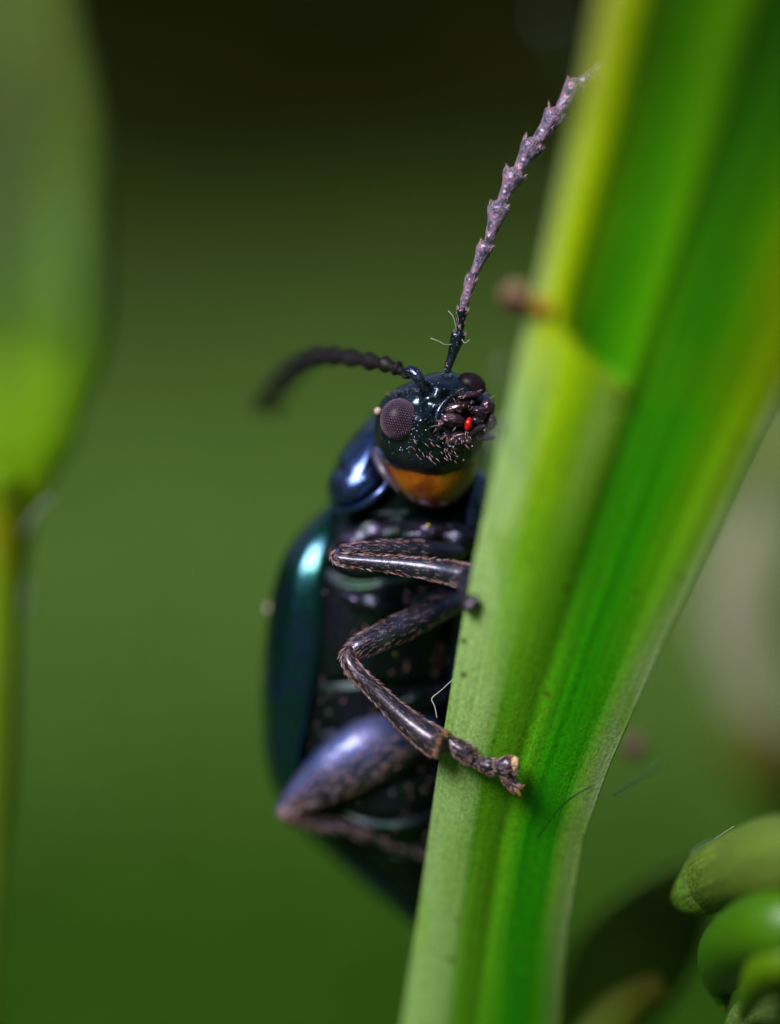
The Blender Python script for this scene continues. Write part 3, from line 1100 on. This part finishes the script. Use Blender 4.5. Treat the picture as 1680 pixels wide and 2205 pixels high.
ant = None
RA = [((963, 800, -.05), (989, 716, -.10), 8, 14), ((991, 711, -.1), (996, 666, -.1), 8, 12), ((998, 662, -.1), (1016, 598, -.1), 9, 12),
      ((1018, 596, -.1), (1048, 527, -.1), 9, 16), ((1051, 526, -.1), (1077, 442, -.05), 10, 21), ((1079, 440, -.05), (1110, 373, 0), 11, 23),
      ((1114, 371, 0), (1150, 309, 0), 12, 23), ((1156, 308, 0), (1199, 245, .1), 13, 24), ((1205, 242, .1), (1241, 180, .2), 13, 21),
      ((1250, 178, .2), (1302, 150, .4), 12, 18), ((1308, 147, .4), (1366, 122, .6), 11, 12)]
so_all = None
for i, (a, b_, w0, w1) in enumerate(RA):
    mm = M['head'] if i < 2 else M['antenna']
    if i == 0:
        ant, so = segment(a, b_, w0, w1, mm, beetle, name='antenna', spines=0, fuzz=25, seed=i)
        ant['label'] = 'long upright antenna with spiny violet segments'
        so_all = so
    else:
        _, so = segment(a, b_, w0, w1, mm, ant, spines=(i > 2), fuzz=130, seed=i)
        o = len(so_all.v)
        so_all.v += so.v
        so_all.f += [tuple(o + q for q in t_) for t_ in so.f]
p0 = P(975, 752, -.2)
link('bristles', so_all.me('antenna_bristles'), M['bristle'], ant, kind='stuff')
hair('hair', [(975, 742, -.15, 1.6), (958, 742, -.3, 1.5), (945, 735, -.35, 1.4), (929, 729, -.4, 1.8)], M['hair'], ant)
hair('hair', [(984, 715, -.15, 1.4), (980, 695, -.25, 1.3), (975, 680, -.3, 1.3), (966, 670, -.3, 1.5)], M['hair'], ant)
hair('hair', [(990, 720, -.15, 1.0), (1000, 738, -.25, .8), (1011, 732, -.3, .8)], M['hair'], ant)

LP_ = catmull([(870, 803, .1), (845, 789, .3), (798, 780, 1.0), (740, 772, 2.0), (690, 771, 3.4), (648, 790, 5.0), (610, 826, 6.8), (575, 880, 8.6)], 61)
scape = Tube([(913, 843, -.25, 8), (908, 828, -.30, 10), (900, 812, -.28, 13), (888, 801, -.2, 14), (876, 804, -.05, 13), (868, 802, .05, 9)], n=30, seg=18)
ant2 = link('antenna', scape.me('antenna'), M['head'], beetle, label='dark antenna curving away to the side')
blob('joint', (874, 806, -.12), (9, 11, 8), M['mouth'], ant2)
so_all = Soup()
for i in range(10):
    a = LP_[i * 6]; b_ = LP_[i * 6 + 6]
    _, so = segment(tuple(a), tuple(a + (b_ - a) * .97), 8 + i * .8, 15 + i * 1.2, M['antenna_dark'], ant2, spines=2, fuzz=160, seed=40 + i)
    o = len(so_all.v)
    so_all.v += so.v
    so_all.f += [tuple(o + q for q in t_) for t_ in so.f]
link('bristles', so_all.me('antenna_bristles'), M['antenna_dark'], ant2, kind='stuff')

# ---- legs: the femur carries tibia, foot joints and bristles
# front leg
fem = Tube([(985, 1190, 1.0, 20), (930, 1190, .6, 26), (850, 1187, .25, 25), (780, 1187, 0, 20), (735, 1190, -.1, 15)], n=50, seg=24)
leg1 = link('front_leg', fem.me('front_leg'), M['leg'], beetle, label='folded front leg held across the chest')
tib = Tube([(732, 1188, -.15, 12), (727, 1200, -.22, 13), (748, 1206, -.30, 15), (800, 1211, -.38, 17), (870, 1218, -.48, 21), (940, 1228, -.65, 25),
            (985, 1236, -.85, 27), (1008, 1240, -1.0, 24)], n=70, seg=24)
link('tibia', tib.me('tibia'), M['leg'], leg1)
s = bristles(tib, 520, .15, .0055, lean=.84, seed=2)
s = bristles(tib, 110, .17, .011, lean=.75, soup=s, seed=4, fringe=1.2)
s = bristles(tib, 110, .17, .011, lean=.75, soup=s, seed=5, fringe=-1.2)
s = bristles(fem, 420, .11, .007, lean=.85, soup=s, seed=6, t0=.3)
link('bristles', s.me('front_leg_bristles'), M['bristle'], leg1, kind='stuff')
for sp in ([(1005, 1238, -1.2, 16), (1008, 1258, -1.5, 22), (1006, 1275, -1.8, 19)], [(1006, 1276, -1.9, 15), (1010, 1292, -2.2, 20), (1014, 1305, -2.5, 16)],
           [(1012, 1290, -2.3, 12), (1020, 1292, -2.5, 12), (1027, 1297, -2.6, 8)]):
    link('foot_joint', Tube(sp, n=16, seg=16, wob=.06).me('foot_joint'), M['tibia'], leg1)

# middle leg
fem = Tube([(985, 1296, 1.3, 22), (940, 1315, .9, 29), (880, 1345, .5, 32), (820, 1372, .15, 29), (780, 1390, -.05, 24), (757, 1404, -.12, 17)], n=60, seg=26)
leg2 = link('middle_leg', fem.me('middle_leg'), M['leg'], beetle, label='bent middle leg reaching onto the stem')
tib = Tube([(756, 1400, -.15, 14), (750, 1412, -.25, 15), (756, 1432, -.35, 16), (775, 1456, -.42, 17), (812, 1492, -.5, 18), (860, 1538, -.6, 23),
            (900, 1572, -.7, 28), (935, 1596, -.8, 31), (950, 1604, -.85, 25)], n=80, seg=26)
link('tibia', tib.me('tibia'), M['tibia'], leg2)
s = bristles(fem, 560, .15, .004, lean=.80, seed=12, t0=.1)
s = bristles(tib, 560, .17, .0048, lean=.80, soup=s, seed=13)
s = bristles(tib, 130, .18, .011, lean=.74, soup=s, seed=14, fringe=1.5)
s = bristles(tib, 130, .18, .011, lean=.74, soup=s, seed=15, fringe=-1.5)
link('bristles', s.me('middle_leg_bristles'), M['bristle'], leg2, kind='stuff')
s = bristles(tib, 140, .15, .007, lean=.72, seed=16, t0=.93, t1=1.0)
link('golden_fringe', s.me('golden_fringe'), M['gold'], leg2, kind='stuff')
fj = None
fts = Soup()
for sp in ([(958, 1597, -.80, 11), (978, 1605, -.80, 17), (1002, 1622, -.78, 23), (1016, 1633, -.76, 17)],
           [(1012, 1632, -.76, 10), (1034, 1643, -.74, 14), (1054, 1651, -.72, 19), (1066, 1653, -.72, 14)],
           [(1060, 1652, -.72, 10), (1080, 1651, -.74, 19), (1098, 1650, -.78, 21), (1108, 1648, -.80, 15)],
           [(1080, 1660, -.70, 9), (1090, 1674, -.68, 12), (1104, 1690, -.66, 13), (1112, 1698, -.66, 8)]):
    tb = Tube(sp, n=22, seg=18, wob=.05, seed=int(sp[0][0]))
    link('foot_joint', tb.me('foot_joint'), M['tibia'], leg2)
    bristles(tb, 200, .12, .007, lean=.62, soup=fts, seed=int(sp[0][0]))
link('foot_bristles', fts.me('foot_bristles'), M['bristle'], leg2, kind='stuff')
blob('foot_pad', (1108, 1646, -.84), (11, 17, 14), M['pad'], leg2, rot=-10, lump=.1)
for sp in ([(1108, 1692, -.68, 5), (1120, 1698, -.72, 4), (1130, 1690, -.66, 1.5)], [(1108, 1698, -.68, 5), (1118, 1709, -.72, 4), (1125, 1719, -.64, 1.5)]):
    link('claw', Tube(sp, n=12, seg=8).me('claw'), M['gold'], leg2)

# hind leg
fem = Tube([(930, 1565, 2.8, 34), (870, 1580, 2.5, 62), (800, 1612, 2.3, 74), (730, 1652, 2.3, 66), (670, 1695, 2.4, 46), (625, 1730, 2.5, 28), (603, 1746, 2.55, 15)],
           n=60, seg=30, flat=.8)
leg3 = link('hind_leg', fem.me('hind_leg'), M['femur'], beetle, label='swollen violet blue hind leg at the rear')
tib = Tube([(612, 1742, 2.5, 16), (625, 1758, 2.5, 15), (660, 1770, 2.6, 15), (740, 1784, 2.8, 17), (830, 1800, 3.0, 24), (905, 1818, 3.3, 34), (960, 1830, 3.6, 32)], n=50, seg=22)
link('tibia', tib.me('tibia'), M['tibia'], leg3)
s = bristles(fem, 520, .13, .013, lean=.72, seed=21, th0=-2.6, th1=.3)
s = bristles(tib, 420, .16, .012, lean=.75, soup=s, seed=22)
link('bristles', s.me('hind_leg_bristles'), M['bristle'], leg3, kind='stuff')

# ------------------------------------------------------------------ grains and fibre stuck to the beetle
for nm, c, r_, mm, lab in (('pollen_grain', (579, 1310, 4.0), 8, 'pollen', 'pale round pollen grain on the edge of the wing case'),
                           ('pollen_grain', (814, 885, .35), 8, 'pollen', 'pale pink pollen grain beside the compound eye'),
                           ('pollen_grain', (851, 1408, .85), 7, 'pollen_y', 'yellow pollen grain under the middle leg'),
                           ('pollen_grain', (922, 1132, .75), 5, 'pollen_y', 'tiny yellow pollen grain below the amber throat')):
    blob(nm, c, (r_, r_, r_), M[mm], None, lump=.15, nu=20, nv=12, label=lab, category='pollen', group='pollen grains on the beetle')
hair('plant_fibre', [(980, 1460, -.2, 1.1), (970, 1468, -.25, 1.2), (952, 1485, -.3, 1.1), (933, 1500, -.35, 1.4), (930, 1508, -.36, 1.3), (936, 1520, -.4, 1.1), (941, 1545, -.45, 1.2)], M['hair'], None,
     label='thin pale kinked fibre between the middle leg and the stem', category='fibre')


# ------------------------------------------------------------------ plants round it
def vcol(tb, stops, jitter=.0):
    t = tb.uv[:, 1]
    ks = [s_[0] for s_ in stops]
    c = np.stack([np.interp(t, ks, [s_[1][q] for s_ in stops]) for q in range(3)], 1)
    return c


# left plant, out of focus behind
lp = empty('bent_leaf_plant', P(-40, 3900, 7), label='blurred bent green leaf on a thin yellow green stalk', category='plant')
tb = Tube([(-90, -900, 13.0, 190), (-60, -300, 10.0, 200), (-20, 0, 9.0, 205), (35, 250, 8.0, 205), (62, 480, 7.5, 200), (62, 640, 7.0, 192), (55, 750, 6.8, 180), (38, 850, 6.6, 162), (10, 950, 6.6, 150), (-5, 1050, 6.8, 116), (-8, 1130, 7.0, 86), (-12, 1300, 7.0, 60), (-15, 1500, 7.0, 46)], n=90, seg=40, flat=.30, wob=.02)
tq = tb.uv[:, 1] - .10 * (tb.v[:, 0] + 8.0) / 2.0 * 0.4
ks_ = [(0, (.038, .056, .006)), (.25, (.040, .070, .008)), (.36, (.050, .10, .016)), (.42, (.055, .12, .012)), (.48, (.060, .14, .004)), (.54, (.090, .20, .001)), (.68, (.12, .26, .001)), (.85, (.15, .22, .001)), (1, (.14, .17, .001))]
tc_ = np.stack([np.interp(tq, [k_[0] for k_ in ks_], [k_[1][q] for k_ in ks_]) for q in range(3)], 1)
mot = np.array([mnoise.noise(Vector((p[0] * .9, p[1] * .5, p[2] * .25))) for p in tb.v])
fold_light = np.exp(-((((tb.uv[:, 0] + .06 + .5) % 1) - .5) / .07) ** 2)            # light on the folded ridge, painted as a paler streak
tc_ = tc_ * (.82 + .45 * mot[:, None] + .45 * fold_light[:, None])
link('leaf_blade', tb.me('leaf_blade', tc_), M['dull_leaf'], lp)
tb = Tube([(-18, 1040, 7.0, 100), (-12, 1130, 7.0, 72), (-6, 1300, 7.0, 54), (-4, 1500, 7.0, 48), (-8, 1700, 7.0, 40), (-14, 1900, 7.0, 22), (-30, 2205, 7.0, 22), (-40, 3900, 7.0, 26)], n=60, seg=18)
link('stalk', tb.me('stalk', vcol(tb, [(0, (.11, .24, .001)), (.08, (.15, .22, .001)), (.15, (.17, .19, .001)), (.28, (.11, .20, .001)), (.42, (.08, .14, .001)), (1, (.05, .08, .001))])), M['dull_leaf'], lp)
for sp in ([(45, 1160, 7.0, 4), (75, 1110, 6.0, 7), (110, 1070, 5.0, 4)], [(48, 1210, 7.0, 4), (54, 1280, 7.0, 4), (46, 1330, 7.0, 4)]):
    hair('hair', sp, M['hair'], lp)

# lower right cluster of buds on a stalk outside the picture
stx = [(2150, 3900, 6, 40), (2050, 3000, 2, 38), (1950, 2400, -2, 36), (1880, 2050, -4.5, 34), (1850, 1850, -5, 30)]
cl = empty('bud_cluster', P(2150, 3900, 6), label='cluster of curled pale and bright green buds at the foot of the stem', category='buds')
tb = Tube(stx, n=50, seg=20)
link('stalk', tb.me('stalk', vcol(tb, [(0, MID), (1, MID)])), M['leaf'], cl)
tb = Tube([(1462, 1935, 1.0, 22), (1490, 1925, .7, 52), (1545, 1893, .4, 76), (1610, 1868, -1.6, 86), (1680, 1850, -3.6, 92), (1780, 1840, -5, 70), (1860, 1850, -5, 40)],
          n=70, seg=48, wob=.02, seed=4)
link('fuzzy_bud', tb.me('fuzzy_bud', vcol(tb, [(0, (.02, .06, .001)), (.2, (.05, .11, .004)), (.45, (.095, .16, .02)), (1, (.10, .16, .02))])), M['bud'], cl,
     label='pale fuzzy bud with glandular surface')
tb = Tube([(1560, 2176, .5, 6), (1556, 2150, .5, 20), (1553, 2105, .3, 44), (1572, 2050, -1.0, 66), (1625, 2010, -2.8, 78), (1700, 1995, -4.4, 84), (1800, 2010, -4.2, 70), (1880, 2060, -4.6, 40)],
          n=80, seg=44, wob=.015, seed=8)
link('curled_bud', tb.me('curled_bud', vcol(tb, [(0, (.07, .09, .004)), (.08, (.012, .07, .001)), (.35, (.022, .11, .001)), (.6, (.045, .15, .001)), (1, (.06, .16, .001))])), M['leaf'], cl,
     label='smooth bright green curled bud')
tb = Tube([(1600, 2190, -1.8, 8), (1622, 2130, -3.0, 30), (1655, 2085, -4.0, 44), (1710, 2060, -4.6, 52), (1800, 2050, -4, 48), (1880, 2070, -4.6, 30)], n=60, seg=32)
link('curled_bud', tb.me('curled_bud', vcol(tb, [(0, (.06, .16, .001)), (1, (.11, .22, .001))])), M['leaf'], cl, label='yellow green lobe of the curled bud')
tb = Tube([(1560, 2230, .5, 10), (1610, 2180, -.3, 34), (1680, 2155, -1.4, 52), (1760, 2150, -2.5, 60), (1900, 2200, -3.5, 30), (1960, 2440, -2, 20)], n=60, seg=32, flat=.5)
link('pale_leaf', tb.me('pale_leaf', vcol(tb, [(0, (.10, .18, .04)), (1, (.10, .17, .04))])), M['bud'], cl, label='pale waxy leaf at the cluster edge')
for sp in ([(1505, 1845, .5, 1.6), (1525, 1822, .3, 1.5), (1550, 1800, .1, 1.3), (1580, 1780, -.4, 1.2)], [(1490, 1840, 1.5, 1.4), (1510, 1822, 1.8, 1.3), (1535, 1808, 2.0, 1.0)]):
    hair('hair', sp, M['hair'], cl)

tb = Tube([(1230, 2330, 9, 40), (1290, 2190, 8.5, 110), (1360, 2070, 8, 130), (1430, 1980, 7.5, 105), (1490, 1900, 7, 60), (1520, 1850, 7, 16)], n=60, seg=36, flat=.12)  # leaf in shadow: the shade is painted into its near-black colours
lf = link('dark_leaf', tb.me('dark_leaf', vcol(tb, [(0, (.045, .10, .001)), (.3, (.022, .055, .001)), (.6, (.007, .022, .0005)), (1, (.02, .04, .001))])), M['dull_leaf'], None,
          label='dark shadowed out of focus leaf between the stem and the bud cluster', category='leaf')
tb = Tube([(1120, 2500, 5, 20), (1240, 2290, 4, 55), (1330, 2180, 4, 50), (1420, 2120, 4.5, 30)], n=40, seg=24, flat=.4)
link('small_leaf', tb.me('small_leaf', vcol(tb, [(0, (.04, .09, .001)), (1, (.05, .05, .002))])), M['dull_leaf'], None,
     label='small olive green blurred leaf under the dark leaf', category='leaf')

# right background: pale dried stalk with olive leaf
bp = empty('withered_plant', P(1800, 3600, 26), label='blurred pale withered stalk with olive brown leaves behind the stem', category='plant')
tb = Tube([(1800, 700, 30, 30), (1700, 950, 27, 55), (1620, 1180, 25, 80), (1590, 1330, 25, 85), (1620, 1480, 25, 70), (1700, 1650, 25, 55), (1800, 2200, 26, 40), (1800, 3600, 26, 40)],
          n=70, seg=24, flat=.6)
link('stalk', tb.me('stalk', vcol(tb, [(0, (.15, .17, .08)), (.4, (.24, .23, .17)), (1, (.08, .11, .02))])), M['dull_leaf'], bp)
tb = Tube([(1560, 1560, 22, 20), (1610, 1600, 22, 65), (1670, 1660, 22, 80), (1720, 1740, 23, 50), (1760, 1850, 25, 10)], n=40, seg=24, flat=.35)
link('leaf', tb.me('leaf', vcol(tb, [(0, (.06, .055, .002)), (1, (.04, .036, .002))])), M['dull_leaf'], bp, label='olive brown withered leaf')
tb = Tube([(1700, 920, 20, 12), (1672, 990, 20, 28), (1655, 1060, 21, 22), (1650, 1130, 24, 6)], n=30, seg=20, flat=.5)
link('leaf', tb.me('leaf', vcol(tb, [(0, (.22, .30, .03)), (1, (.20, .26, .03))])), M['dull_leaf'], bp)  # bright leaf shape painted to stand in for a blurred highlight
blob('pink_bud', (1366, 1608, 7), (24, 30, 24), noise_mat('dull_pink', [(.4, (.10, .05, .05)), (.6, (.20, .11, .10))], 2), None, lump=.2,
     label='small dull pink bud peeping out behind the stem', category='bud')
